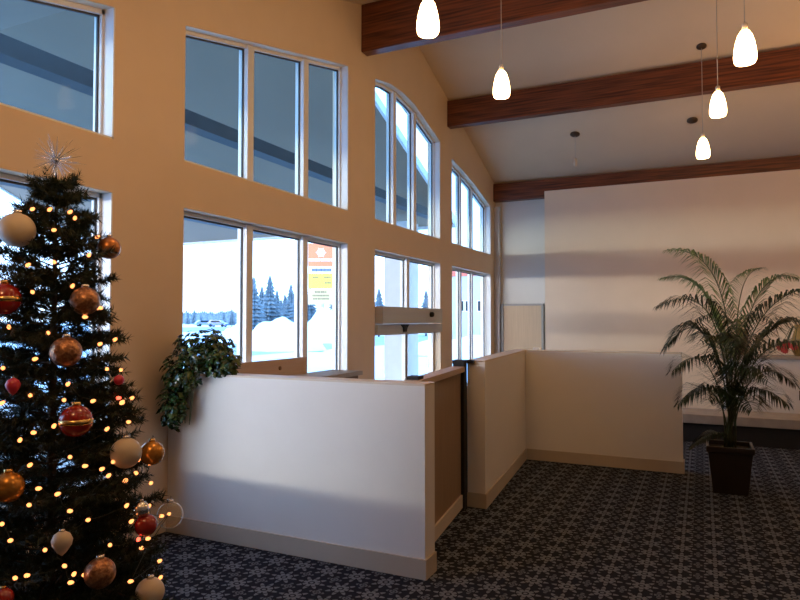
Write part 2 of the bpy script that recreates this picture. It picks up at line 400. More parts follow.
# counter behind the front partition
ct = thing('counter', 'pale wooden counter with backsplash under the window behind the partition', 'counter', (0.2, 4.5, 0))
MB().box((0.03, 3.62, .955), (0.40, 5.62, .995)).build('worktop', M_['stone'], ct)
MB().box((0.01, 3.62, .995), (0.05, 5.16, 1.148)).build('backsplash', M_['pinkwood'], ct)
MB().box((0.05, 3.65, 0), (0.36, 5.60, .955)).build('front', M_['brownbox'], ct)
MB().lathe([(.018, 0), (.018, .008), (.010, .012), (0, .012)], (.05, 4.72, 1.07), 16, Matrix.Rotation(PI / 2, 3, 'Y')).build('cable_grommet', M_['brownbox'], ct)
tag(MB().box((1.80, 6.90, 1.1755), (1.87, 6.96, 1.20)).build('card_box', M_['white'], loc=(1.82, 6.93, 1.1755)), 'small white box lying on the partition corner', 'box')

# ------------------------------------------------------------------ pendant lamps
def pendant(x, y, z, label):
    """z is the middle of the shade"""
    t = thing('pendant_lamp', label, 'lamp', (x, y, cz(y)), 'pendant lamps')
    h = .248
    prof = [(.0, h / 2), (.030, h / 2 - .003), (.050, h / 2 - .035), (.066, h / 2 - .09), (.077, h / 2 - .15), (.080, h / 2 - .20), (.076, -h / 2 + .015), (.068, -h / 2), (.0, -h / 2 + .012)]
    MB().lathe(prof[::-1], (x, y, z), 28).build('shade', M_['shade'], t)
    MB().lathe([(.0, 0), (.022, .0), (.022, .05), (.012, .06), (0, .062)], (x, y, z + h / 2), 16)  .build('socket', M_['cap'], t)
    MB().tube([(x, y, z + h / 2 + .055), (x, y, cz(y) - .02)], .004, 6).build('cord', M_['cable'], t)
    sl = SL if y < RIDGE_Y else -SL
    MB().lathe([(0, -.025), (.045, -.022), (.06, -.008), (.06, .0), (0, .0)], (x, y, cz(y) - .002), 20,
               Matrix.Rotation(math.atan(sl), 3, 'X')).build('canopy', M_['bronze'], t)
    return t
for (x, y, u, v, lab) in ((1.77, 4.1, 428, 17, 'lit white pendant lamp hanging in front of the nearest beam'),
                          (1.77, 5.8, 501.5, 84, 'lit white pendant lamp hanging against the ceiling left of the middle beam'),
                          (3.70, 5.45, 745, 47, 'large lit white pendant lamp at right in front of the middle beam'),
                          (3.60, 7.15, 718, 104, 'lit white pendant lamp just under the middle beam at right'),
                          (3.47, 8.81, 703, 148, 'smallest lit white pendant lamp, low above the farthest beam')):
    dx = ray(u, v); tt = (y - CAM.y) / dx.y; p = CAM + dx * tt
    pendant(p.x, y, p.z, lab)
def ceiling_mount(u, v, label, drop):
    d = ray(u, v); t = (RIDGE_Z - 1.5 + SL * RIDGE_Y) / (d.z + SL * d.y); p = CAM + d * t
    o = thing('pendant_mount', label, 'ceiling mount', (p.x, p.y, p.z))
    rot = Matrix.Rotation(-math.atan(SL), 3, 'X')
    MB().lathe([(0, -.03), (.05, -.026), (.075, -.010), (.075, 0), (0, 0)], p - Vector((0, 0, .002)), 20, rot).build('canopy', M_['bronze'], o)
    if drop:
        MB().tube([p - Vector((0, 0, .02)), p - Vector((0, 0, drop))], .003, 6).build('cord', M_['cable'], o)
        MB().lathe([(0, -.14), (.022, -.13), (.03, -.08), (.028, -.02), (.012, 0), (0, 0)], p - Vector((0, 0, drop)), 16).build('socket', M_['cap'], o)
ceiling_mount(692.3, 120, 'small bare bronze ceiling mount left of the two small lamps', 0)
ceiling_mount(575, 134, 'bronze ceiling mount with an unlit dangling socket, above the tall wall', .38)
# lamps of the same kind that hang outside the picture
for (x, y, z, en) in ((1.77, 2.4, 3.2, 17), (1.77, .7, 2.6, 17), (3.6, 3.6, 3.5, 7), (3.6, 1.9, 3.1, 6), (5.4, 4.2, 3.6, 7), (5.4, 6.0, 3.6, 14), (5.3, 8.3, 3.7, 30)):
    l = bpy.data.lights.new('pendant_light', 'POINT'); l.energy = en; l.color = (1, .55, .22); l.shadow_soft_size = .09
    o = bpy.data.objects.new('pendant_light', l); o.location = (x, y, z); C.objects.link(o)

# ------------------------------------------------------------------ Christmas tree
TX, TY = 0.99, 1.82
TP = [(.0, .46), (.2, .46), (.5, .445), (.8, .41), (1.0, .345), (1.37, .265), (1.83, .170), (1.95, .135), (2.04, .075), (2.12, .02), (3, 0)]
def tr(z):
    for (a, ra), (b, rb) in zip(TP, TP[1:]):
        if a <= z <= b: return ra + (rb - ra) * (z - a) / (b - a)
    return 0.0
tree = thing('christmas_tree', 'dark green artificial Christmas tree covered in lights and baubles', 'tree', (TX, TY, 0))
MB().tube([(TX, TY, .05), (TX, TY, 1.0), (TX, TY, 2.10)], [.03, .018, .004], 10).build('trunk', M_['bark'], tree)
st = MB()
for k in range(4):
    a = PI / 4 + k * PI / 2; st.tube([(TX, TY, .07), (TX + .28 * math.cos(a), TY + .28 * math.sin(a), .014)], .013, 8)
st.build('stand', M_['black'], tree)
nd, br = MB(), MB()
def needle(p, d, L, w):
    d = d.normalized(); s_ = d.orthogonal().normalized() * w
    nd.v += [p - s_, p + s_, p + d * L]; n = len(nd.v); nd.f.append([n - 3, n - 2, n - 1]); nd.sm.append(False)
def tuft(p0, p1, L, cnt):
    ax = (p1 - p0); axn = ax.normalized(); o = axn.orthogonal().normalized(); b = axn.cross(o)
    for i in range(cnt):
        t = R.random(); a = R.random() * 2 * PI
        out = o * math.cos(a) + b * math.sin(a)
        needle(p0 + ax * t, out + axn * R.uniform(.4, 1.1), L * R.uniform(.7, 1.1), .0022)
NB = 360
for k in range(NB):
    f = (k + R.random()) / NB
    z = .16 + 1.93 * (.55 * f + .45 * (1 - (1 - f) ** .7))
    rad = tr(z)
    a = k * 2.39996 + R.uniform(-.4, .4)
    rl = rad * (R.uniform(.68, 1.12) if z < 1.5 else R.uniform(.6, 1.3))
    dirv = Vector((math.cos(a), math.sin(a), R.uniform(.05, .40) + max(0, z - 1.5) * .5)).normalized()
    p0 = Vector((TX, TY, z - rl * .18)); pm_ = p0 + dirv * rl * .55; p1 = pm_ + (dirv + Vector((0, 0, R.uniform(-.35, .1)))) * rl * .45
    br.tube([p0, pm_, p1], [.004, .003, .002], 4, cap=False)
    side = dirv.cross(Vector((0, 0, 1))).normalized()
    tuft(p0 + (pm_ - p0) * .5, pm_, .040, int(20 + 60 * rl)); tuft(pm_, p1 + dirv * .015, .040, int(24 + 60 * rl))
    ns = max(3, int(rl / .05))
    for j in range(ns):
        g_ = .30 + .65 * (j + .5) / ns
        for sg in (-1, 1):
            q = p0 + (p1 - p0) * g_
            q1 = q + (dirv * .7 + side * sg * R.uniform(.5, .95) + Vector((0, 0, R.uniform(-.3, .3)))) * (.055 + .16 * rl * (1.1 - g_))
            tuft(q, q1, .036, 34)
for k in range(5):
    p = Vector((TX, TY, 2.0 + .02 * k)); a = k * 2.4
    tuft(p, p + Vector((math.cos(a) * .06, math.sin(a) * .06, .07)), .025, 40)
br.build('branch_wires', M_['bark'], tree)
nd.build('foliage', M_['fir'], tree)

def on_tree(u, v, out=0.0):
    d = ray(u, v); best, bt = 9, 2
    t = 1.2
    while t < 3.6:
        p = CAM + d * t; g_ = math.hypot(p.x - TX, p.y - TY) - tr(p.z) - out
        if g_ < 0: return p
        if g_ < best: best, bt = g_, t
        t += .01
    return CAM + d * bt

# string of lights
BULBS = [(32.5, 209), (49.7, 209.5), (70, 212), (75, 218), (54, 230), (1, 235), (97.5, 237), (89, 255), (54, 262), (28, 265), (72.5, 286), (32.5, 292), (85, 317),
         (9, 327), (48, 333), (35, 359), (98, 308), (67, 345), (101, 308), (115, 339.5), (107, 369), (121, 370), (122, 403), (132, 398), (93, 401), (100, 344), (3, 368),
         (2, 403), (31, 395), (68, 384), (64, 400), (54, 426), (33.6, 432.6), (70, 457), (30, 465), (85, 466), (122, 402), (107, 429), (113, 462), (102, 469), (108.6, 475.6),
         (138.6, 459.6), (150, 463.6), (136, 473), (126, 480), (151, 483), (126.6, 505.6), (149, 506), (161.6, 516), (169, 514), (128.6, 422), (38.5, 488.5), (29, 505), (57.6, 494),
         (70, 511), (61, 534.7), (10.5, 540.5), (15, 578), (27, 575.5), (64.6, 566), (74, 574), (70.7, 582.5), (2, 524), (125, 481), (131.4, 521.4), (148, 538.6), (141.6, 548),
         (159.6, 561), (130.6, 581.4), (160.6, 577.4), (84, 575), (20, 440), (45, 550), (110, 545), (88, 520)]
RED = [(138.4, 539.4), (145, 531), (118.6, 398)]
sl_ = thing('fairy_lights', 'string of small warm fairy lights wound round the Christmas tree', 'string lights', (TX, TY, .3))
bme = None
pts = []
for i, (u, v) in enumerate(BULBS + RED):
    p = on_tree(u, v, .02); pts.append(p)
    if i in (0, len(BULBS)):
        o = MB().lathe([(0, -.011), (.0062, -.007), (.0075, 0), (.005, .008), (0, .012)], (0, 0, 0), 10).build('bulb', M_['bulb'] if i == 0 else M_['bulb_r'])
        o.parent = sl_; bme = o.data
    else:
        o = bpy.data.objects.new('bulb', bme); C.objects.link(o); o.parent = sl_
    o.location = p - sl_.location; o.rotation_euler = (R.uniform(-.8, .8), R.uniform(.6, 1.6), R.uniform(-.5, .5))
wr = MB(); order = sorted(pts, key=lambda p: -round(p.z / .12) * 10 + math.atan2(p.y - TY, p.x - TX))
for a, b in zip(order, order[1:]):
    if (a - b).length < .5:
        m_ = (a + b) / 2 + Vector((0, 0, -.015))
        c = Vector((TX, TY, m_.z)); m_ = m_ + (c - m_).normalized() * .02
        wr.tube([a, m_, b], .0016, 4, cap=False)
wr.build('cord', M_['wire'], sl_)

# baubles: (u, v, radius px, material, kind, label)
ORN = [(17, 230, 17, 'cream', 'ball', 'large cream bauble near the top left of the tree'),
       (109, 248, 11, 'copper', 'ball', 'plain copper bauble at the upper right edge of the tree'),
       (4, 299, 16, 'red', 'band', 'red and gold bauble at the left picture edge, high on the tree'),
       (85, 301, 14, 'glit', 'ball', 'glittery copper bauble below the plain copper one'),
       (66, 352, 15, 'glit', 'ball', 'glittery copper bauble in the middle of the tree above the red striped one'),
       (13, 385, 7, 'pink', 'drop', 'small pink drop ornament on the left of the tree'),
       (76, 421, 16, 'red', 'band', 'dark red bauble with a gold band in the middle of the tree'),
       (126, 453, 15, 'cream', 'ball', 'cream bauble beside the amber one at the right edge of the tree'),
       (152, 453, 12, 'amber', 'ball', 'amber gold bauble sticking out at the right edge of the tree'),
       (8, 487, 15, 'amber', 'ball', 'amber gold bauble at the left picture edge'),
       (62, 541, 10, 'cream', 'drop', 'white drop ornament low in the middle of the tree'),
       (100, 573, 15, 'glit', 'ball', 'glittery copper bauble low on the tree with a silver cap'),
       (146, 525, 11, 'red', 'ball', 'plain red bauble at the lower right of the tree'),
       (141, 509, 8, 'silver', 'ball', 'small silver bauble just above the plain red one'),
       (150, 592, 14, 'cream', 'ball', 'cream bauble at the bottom edge of the picture'),
       (3, 598, 10, 'red', 'ball', 'red bauble in the bottom left corner of the picture'),
       (119, 380, 5, 'pink', 'ball', 'tiny pink bauble at the right side of the tree'),
       (170, 515, 13, 'bubble', 'ball', 'clear glass bauble at the lower right edge of the tree')]
for u, v, rp, mk, kind, lab in ORN:
    p = on_tree(u, v, .035); d = (p - CAM).dot(FW); r = rp / F * d
    t = thing('bauble', lab, 'bauble', p, 'baubles on the tree')
    if kind == 'drop':
        prof = [(0, -1.5 * r), (r * .45, -1.1 * r), (r * .9, -.4 * r), (r, .1 * r), (r * .75, .65 * r), (r * .3, .95 * r), (0, 1.0 * r)]
    else:
        prof = [(r * math.sin(PI * k / 16), -r * math.cos(PI * k / 16)) for k in range(17)]
        prof[0] = (0, -r); prof[-1] = (0, r)
    MB().lathe(prof, p, 24).build('ball' if kind != 'drop' else 'drop', M_[mk], t)
    MB().lathe([(0, 0), (r * .26, 0), (r * .26, r * .22), (r * .1, r * .26), (0, r * .28)], p + Vector((0, 0, r * .95)), 14).build('cap', M_['gold' if mk in ('red', 'amber') else 'silver'], t)
    MB().tube([p + Vector((0, 0, r * 1.2)), p + Vector((0, .004, r * 1.45)), p + Vector((0, .008, r * 1.3))], .0012, 5).build('hook', M_['wire'], t)
    if kind == 'band':
        pr = [(r * 1.012 * math.cos(a), r * 1.012 * math.sin(a)) for a in (-.16, 0, .16)]
        MB().lathe([(r * .9, pr[0][1])] + pr + [(r * .9, pr[2][1])], p, 24).build('gold_band', M_['gold'], t)
# starburst
tp = at(56, 160, 1, TY); sb = MB()
for k in range(70):
    zc = 1 - 2 * (k + .5) / 70; a = k * 2.39996
    dv = Vector((math.sqrt(1 - zc * zc) * math.cos(a), math.sqrt(1 - zc * zc) * math.sin(a), zc))
    sb.tube([tp, tp + dv * R.uniform(.07, .122)], [.0018, .0006], 4, cap=False)
stp = thing('starburst_topper', 'silver spiky starburst on top of the Christmas tree', 'tree topper', (tp.x, tp.y, 2.08))
sb.build('spikes', M_['silver'], stp)
MB().lathe([(.012 * math.sin(PI * k / 8), -.012 * math.cos(PI * k / 8)) for k in range(9)], tp, 12).build('core', M_['silver'], stp)
MB().tube([(TX, TY, 2.08), tp], .004, 6).build('stem', M_['silver'], stp)

# ------------------------------------------------------------------ ivy on the front partition
iv = thing('ivy_planter', 'trailing green ivy in a pot on the front partition, spilling over its edge', 'plant', (0.42, 3.525, 1.125))
MB().lathe([(.05, 0), (.062, .09), (.07, .095), (.07, .11), (.058, .11), (.052, .09), (0, .09)], (0.42, 3.525, 1.1255), 24).build('pot', M_['pot'], iv)
dark, lite, stems = MB(), MB(), MB()
LEAF = [(0, 0), (.32, .10), (.5, .38), (.26, .42), (.20, .75), (0, 1.05), (-.20, .75), (-.26, .42), (-.5, .38), (-.32, .10)]
def leaf(mb, p, n_, d, L):
    n_ = n_.normalized(); d = (d - n_ * d.dot(n_)).normalized(); s_ = d.cross(n_)
    vs = [p + s_ * (x * L) + d * (y * L) - n_ * (abs(x) * .25 * L + max(0, y - .6) * .25 * L) for x, y in LEAF]
    vs.append(p + d * (.4 * L) + n_ * .05 * L); c = len(vs) - 1
    mb.add(vs, [(i, (i + 1) % len(LEAF), c) for i in range(len(LEAF))])
def blob(cu, cv, Y, ru, rv, ry, cnt):
    c = at(cu, cv, 1, Y); sc = (c - CAM).dot(FW) / F
    for i in range(cnt):
        a = R.uniform(0, 2 * PI); zc = R.uniform(-1, 1); q = math.sqrt(1 - zc * zc); rr_ = R.uniform(.55, 1.02)
        off = Vector((q * math.cos(a) * ru * sc, q * math.sin(a) * ry, zc * rv * sc)) * rr_
        p = c + off
        if p.y > 3.41 and p.z < 1.15: p.y = 3.41 - R.uniform(.0, .05)
        if p.x < .05: p.x = .05 + R.uniform(0, .05)
        nn = Vector((off.x, off.y - .03, off.z + .05)) + Vector((R.uniform(-.06, .06), R.uniform(-.06, .06), R.uniform(-.02, .08)))
        leaf(lite if R.random() < .14 else dark, p, nn, Vector((R.uniform(-1, 1), R.uniform(-1, 1), -.8)), R.uniform(.035, .062))
blob(202, 350, 3.50, 38, 24, .16, 330)
blob(180, 372, 3.36, 22, 26, .08, 150)
blob(172, 405, 3.33, 16, 26, .06, 150)
blob(205, 352, 3.50, 24, 15, .10, 220)
blob(176, 392, 3.36, 12, 26, .05, 120)
blob(228, 362, 3.48, 12, 10, .08, 70)
blob(222, 360, 3.48, 20, 15, .12, 90)
for k in range(14):
    a = at(R.uniform(175, 225), R.uniform(345, 365), 1, 3.45); b = at(R.uniform(160, 190), R.uniform(395, 428), 1, 3.36)
    mid = at(R.uniform(170, 200), 372, 1, 3.38)
    b.x = max(b.x, .06); stems.tube([Vector((.42, 3.525, 1.22)), a, mid, b], .0025, 5)
dark.build('foliage', M_['ivy'], iv); lo_ = lite.build('pale_foliage', M_['ivy_l'], iv); lo_['label'] = 'yellow green leaves'
stems.build('vines', M_['stem'], iv)

# ------------------------------------------------------------------ palm
PX, PY = 3.665, 6.36
pm = thing('potted_palm', 'tall feathery palm in a square dark planter beside the low partition', 'plant', (PX, PY, 0))
po = MB()
def sq(h, z): return [(PX - h, PY - h, z), (PX + h, PY - h, z), (PX + h, PY + h, z), (PX - h, PY + h, z)]
rings = [sq(.135, .003), sq(.172, .36), sq(.185, .36), sq(.187, .41), sq(.165, .41), sq(.160, .37)]
vs = [p for r_ in rings for p in r_]; fs = [(3, 2, 1, 0)]
for i in range(len(rings) - 1):
    for k in range(4): fs.append((i * 4 + k, i * 4 + (k + 1) % 4, i * 4 + 4 + (k + 1) % 4, i * 4 + 4 + k))
po.add(vs, fs).build('planter', M_['pot'], pm, bevel=0.006)
MB().add(sq(.158, .372), [(0, 1, 2, 3)]).build('soil', M_['soil'], pm)
def bez(p, t):
    p = [q.copy() for q in p]
    while len(p) > 1: p = [a + (b - a) * t for a, b in zip(p, p[1:])]
    return p[0]
def frond(ctrl, LL, young=False, droop=.95, start=.28):
    rach, lv = MB(), MB()
    N = 40; P = [bez(ctrl, i / N) for i in range(N + 1)]
    rach.tube(P, [.006 * (1 - .8 * i / N) + .001 for i in range(N + 1)], 6)
    fo = rach.build('frond', M_['stem'], pm)
    n = 58
    for i in range(n):
        t = start + (1 - start) * (i + .5) / n
        p = bez(ctrl, t); tg = (bez(ctrl, min(1, t + .02)) - bez(ctrl, t - .02)).normalized()
        side = tg.cross(Vector((0, 0, 1)))
        side = side.normalized() if side.length > .05 else Vector((1, 0, 0))
        k = (t - start) / (1 - start); L = LL * (.45 + .75 * math.sin(PI * min(1, k * .8 + .18))) * (1 - .45 * k ** 3)
        for sg in (-1, 1):
            d = (side * sg * .8 + tg * R.uniform(.55, .85) + Vector((0, 0, .05 + R.uniform(-.15, .12)))).normalized()
            q0 = p; q1 = p + d * L * .5; q2 = q1 + (d + Vector((0, 0, -droop * R.uniform(.7, 1.3)))).normalized() * L * .5
            w = Vector((0, 0, 1)).cross(d).normalized() * .0056
            lv.add([q0 - w * .4, q0 + w * .4, q1 - w, q1 + w, q2], [(0, 1, 3, 2), (2, 3, 4)])
    lv.build('leaflets', M_['palm_l'] if young else M_['palm'], fo)
def pt(u, v, dy): return at(u, v, 1, PY + dy)
B0 = lambda: Vector((PX + R.uniform(-.05, .05), PY + R.uniform(-.05, .05), .38))
FR = [((735, 330, 0), (728, 245, -.05), (668, 250, -.25), .24, True), ((733, 340, .1), (715, 265, .1), (662, 278, .15), .22, True),
      ((728, 345, -.1), (716, 275, -.3), (659, 306, -.45), .27, False), ((726, 360, .0), (705, 290, .0), (664, 350, .1), .27, False),
      ((727, 390, -.1), (705, 330, -.4), (672, 372, -.55), .25, False), ((728, 400, -.1), (706, 365, -.3), (678, 405, -.4), .22, False),
      ((735, 330, .1), (733, 270, .25), (762, 268, .5), .20, True), ((740, 335, .1), (752, 262, .2), (798, 278, .3), .22, True),
      ((738, 350, -.1), (756, 300, -.3), (806, 288, -.5), .26, False), ((738, 360, .0), (765, 305, .0), (815, 325, .1), .27, False),
      ((737, 370, -.1), (764, 330, -.3), (812, 345, -.5), .26, False), ((736, 385, 0), (760, 350, .2), (795, 385, .3), .24, False),
      ((734, 395, -.1), (755, 372, -.4), (788, 405, -.5), .22, False), ((733, 360, -.2), (735, 320, -.5), (742, 345, -.8), .24, False),
      ((731, 370, -.1), (722, 320, -.4), (700, 340, -.7), .25, False), ((733, 380, -.2), (740, 345, -.5), (768, 380, -.75), .24, False),
      ((732, 350, .2), (720, 300, .5), (695, 320, .7), .24, False), ((735, 350, .2), (750, 300, .5), (772, 320, .8), .24, False),
      ((730, 400, -.1), (722, 370, -.35), (708, 400, -.55), .21, False), ((728, 430, -.1), (712, 425, -.2), (690, 448, -.25), .10, False),
      ((734, 400, -.1), (742, 385, -.4), (752, 410, -.55), .20, False)]
for a, b, c, L, yg in FR:
    frond([B0(), pt(*a), pt(*b), pt(*c)], L * 1.28, yg)

# ------------------------------------------------------------------ low bench, console and flowers behind the palm
bn = thing('low_bench', 'long low bench with pale slab top and dark base behind the palm', 'bench', (5.5, 8.95, 0))
MB().box((2.7, 8.72, .001), (8.0, 9.25, .235)).build('base', M_['darkplinth'], bn)
MB().box((2.65, 8.66, .235), (8.05, 9.28, .345)).build('slab', M_['stone'], bn, bevel=.008)
cn = thing('console_cabinet', 'white console cabinet standing behind the low bench', 'cabinet', (5.0, 9.6, 0))
MB().box((3.72, 9.40, .06), (6.5, 9.80, 1.0)).build('body', M_['white'], cn, bevel=.005)
MB().box((3.68, 9.36, 1.0), (6.54, 9.82, 1.04)).build('top', M_['stone'], cn, bevel=.005)
MB().box((3.76, 9.44, 0.001), (6.46, 9.78, .06)).build('plinth', M_['darkplinth'], cn)
for i in range(3):
    x = 3.75 + i * .92
    dd = MB().box((x, 9.382, .09), (x + .90, 9.3995, .97)).build('cabinet_door', M_['white'], cn)
    MB().tube([(x + .8, 9.37, .5), (x + .8, 9.37, .62)], .006, 8).build('handle', M_['bronze'], dd)
p = at(742, 331, 1, 9.55)
bx = thing('wooden_box', 'brown wooden box on the console, seen between the palm fronds', 'box', (p.x, 9.55, 1.04))
MB().box((p.x - .07, 9.48, 1.0405), (p.x + .07, 9.62, 1.36)).build('case', M_['brownbox'], bx, bevel=.004)
MB().box((p.x - .075, 9.475, 1.36), (p.x + .075, 9.625, 1.385)).build('lid', M_['brownbox'], bx, bevel=.004)
p = at(788, 350, 1, 9.55)
vz = thing('flower_vase', 'red flowers in an ochre vase on the console behind the palm', 'vase', (p.x + .06, 9.58, 1.04))
q = Vector((p.x + .14, 9.60, 1.0405))
MB().lathe([(.0, 0), (.06, 0), (.10, .08), (.11, .18), (.07, .30), (.05, .36), (.07, .40), (.06, .40), (.04, .36), (0, .34)], q, 24).build('vase', M_['vase'], vz)
gr = MB()
for k in range(7):
    fw_ = MB()
    a = R.uniform(0, 2 * PI); e = q + Vector((math.cos(a) * .14 - .09, math.sin(a) * .10 - .05, R.uniform(.06, .16)))
    gr.tube([q + Vector((0, 0, .38)), (q + e) / 2 + Vector((0, -.03, .30)), e], .004, 5)
    for j in range(9):
        b = j * 2 * PI / 9; dv = Vector((math.cos(b), -.6, math.sin(b)))
        leaf(fw_, e, Vector((.1, -1, .3)), dv, .05)
    fw_.build('bloom', M_['redflower'], vz)
gr.build('stems', M_['stem'], vz)

# ------------------------------------------------------------------ outside
structure(MB().box((-400, -150, -.2), (-0.21, 500, -.06)).build('ground', M_['snow']), 'snow covered ground outside', 'ground')
structure(MB().box((-92, -150, -.06), (-58, 400, -.03)).build('road', M_['road']), 'grey slushy road beyond the parking area', 'road')
structure(MB().box((-24, 20, -.06), (-14.5, 80, -.045)).build('driveway', M_['road']), 'slushy driveway by the snow piles', 'road')
can = thing('entrance_canopy', 'grey gabled entrance canopy outside the windows', 'canopy', (-5, 7.3, 0))
EY0, EY1, CX0, CX1, RY, RZ, EZ = 0.0, 12.05, -11, -1.0, 6.0, 5.84, 3.42
rf = MB()
rf.prism([(EY0, EZ), (RY, RZ), (EY1, EZ), (EY1, EZ + .1), (RY, RZ + .1), (EY0, EZ + .1)], 0, CX0, CX1)
rf.build('roof', M_['soffit'], can)
fa = MB()
for xa, xb in ((CX1, CX1 + .05), (CX0 - .05, CX0)):
    fa.prism([(EY0 - .05, EZ - .06), (RY, RZ - .04), (RY, RZ + .10), (EY0 - .05, EZ + .08)], 0, xa, xb)
    fa.prism([(RY, RZ - .04), (EY1 + .05, EZ - .06), (EY1 + .05, EZ + .08), (RY, RZ + .10)], 0, xa, xb)
fa.box((CX0, EY1, EZ - .06), (CX1, EY1 + .05, EZ + .14)).box((CX0, EY0 - .05, EZ - .06), (CX1, EY0, EZ + .14))
fa.build('fascia', M_['fascia'], can)
MB().box((-1.3, 0.3, 3.44), (-1.12, 11.75, 3.585)).build('tie_beam', M_['tie'], can)
MB().box((-5.6, 0.3, 3.44), (-5.4, 11.75, 3.585)).build('tie_beam', M_['tie'], can)
for x, y in ((-1.86, 11.35), (-9.6, 11.35), (-9.6, 1.0)):
    MB().box((x - .25, y - .25, -.06), (x + .25, y + .25, 3.40)).build('column', M_['column'], can)

# pylon sign
SD = 55; sc_ = SD / F
sg = thing('pylon_sign', 'tall roadside sign with orange, white, yellow and tan panels', 'sign', atd(321, 318, SD) * 1)
sg.location.z = -.06
def sp(u, v, off=0): return atd(u, v, SD - off)
def sbox(mb, u0, v0, u1, v1, n0, n1):
    ps = [atd(u, v, SD - n) for n in (n0, n1) for (u, v) in ((u0, v1), (u1, v1), (u1, v0), (u0, v0))]
    return mb.add(ps, [(3, 2, 1, 0), (4, 5, 6, 7), (0, 1, 5, 4), (1, 2, 6, 5), (2, 3, 7, 6), (3, 0, 4, 7)])
a = sp(321, 306); MB().tube([(a.x, a.y, -.06), (a.x, a.y, a.z + .3)], .28, 14).build('pole', M_['fascia'], sg)
for nm, v0, v1, mk in (('orange_panel', 243.5, 266.5, 'orange'), ('white_panel', 266.5, 273, 'white'), ('yellow_panel', 273.5, 288.5, 'yellow'), ('tan_panel', 289, 304.5, 'tan')):
    sbox(MB(), 308, v0, 334.5, v1, -.2, .2).build(nm, M_[mk], sg)
em = MB(); c = sp(321, 252.5, .23)
rot = Matrix((RT, -FW, UP)).transposed()
def disc(mb, c, r0, r1, n=24):
    vs = [c + RT * (r * math.cos(2 * PI * k / n)) + UP * (r * math.sin(2 * PI * k / n)) for r in (r0, r1) for k in range(n)]
    mb.add(vs, [(k, (k + 1) % n, n + (k + 1) % n, n + k) for k in range(n)])
disc(em, c, .0, .34); disc(em, c, .08, .22)
for k in range(6):
    w0 = k * PI / 3; d0 = RT * math.cos(w0) + UP * math.sin(w0); t0 = RT * -math.sin(w0) + UP * math.cos(w0)
    em.add([c + d0 * .24 - t0 * .12, c + d0 * .46, c + d0 * .24 + t0 * .12], [(0, 1, 2)])
em.build('emblem', M_['white'], sg)
def lettering(name, lines, mk):
    mb = MB()
    for (u0, u1, v0, v1) in lines:
        u = u0
        while u < u1 - .5:
            w = R.uniform(.7, 1.3)
            sbox(mb, u, v0, min(u + w, u1), v1, .2, .22)
            if R.random() < .8: u += w + .35
            else: u += w + .8
    mb.build(name, M_[mk], sg)
lettering('white_lettering', [(309, 333.5, 258.6, 261.2)], 'white')
lettering('navy_lettering', [(312, 331, 268.6, 271.4)], 'navy')
lettering('brown_lettering', [(313, 319, 276.6, 278.2), (324, 331, 276.6, 278.2), (325, 331, 282, 283.6), (315, 327, 291, 293), (312.5, 329, 294.8, 296.4), (313, 329, 298, 299.6)], 'brownl')

# snow piles
def pile(cu, d, wu, h, label, seed):
    c = atd(cu, 318, d); c.z = -.06; rr_ = random.Random(seed)
    n = 26; vs, fs = [], []
    w = wu / F * d / 2
    ph = [rr_.uniform(0, 6) for _ in range(6)]
    for i in range(n + 1):
        for j in range(n + 1):
            x, y = (i / n * 2 - 1), (j / n * 2 - 1)
            g_ = max(0, 1 - (x * x + y * y)) ** .9
            bump_ = 1 + .16 * math.sin(5 * x + ph[0]) * math.cos(4 * y + ph[1]) + .09 * math.sin(11 * x + ph[2]) + .08 * math.cos(13 * y + ph[3])
            vs.append(c + RT * (x * w) + Vector((-RT.y, RT.x, 0)) * (y * w * .7) + Vector((0, 0, h * g_ * bump_)))
    for i in range(n):
        for j in range(n): fs.append((i * (n + 1) + j, (i + 1) * (n + 1) + j, (i + 1) * (n + 1) + j + 1, i * (n + 1) + j + 1))
    o = MB().add(vs, fs, True).build('snow_pile', M_['snow'], loc=c)
    tag(o, label, 'snow pile', 'snow piles in the parking area')
pile(284, 33, 84, 1.68, 'left snow pile, in front of the spruces outside', 3)
pile(330, 44, 70, 2.25, 'right snow pile, in front of the tall sign', 5)
pile(238, 52, 40, 1.1, 'low snow heap outside above the ivy', 8)
pile(468, 30, 150, .75, 'low snow bank outside in front of the white building', 9)

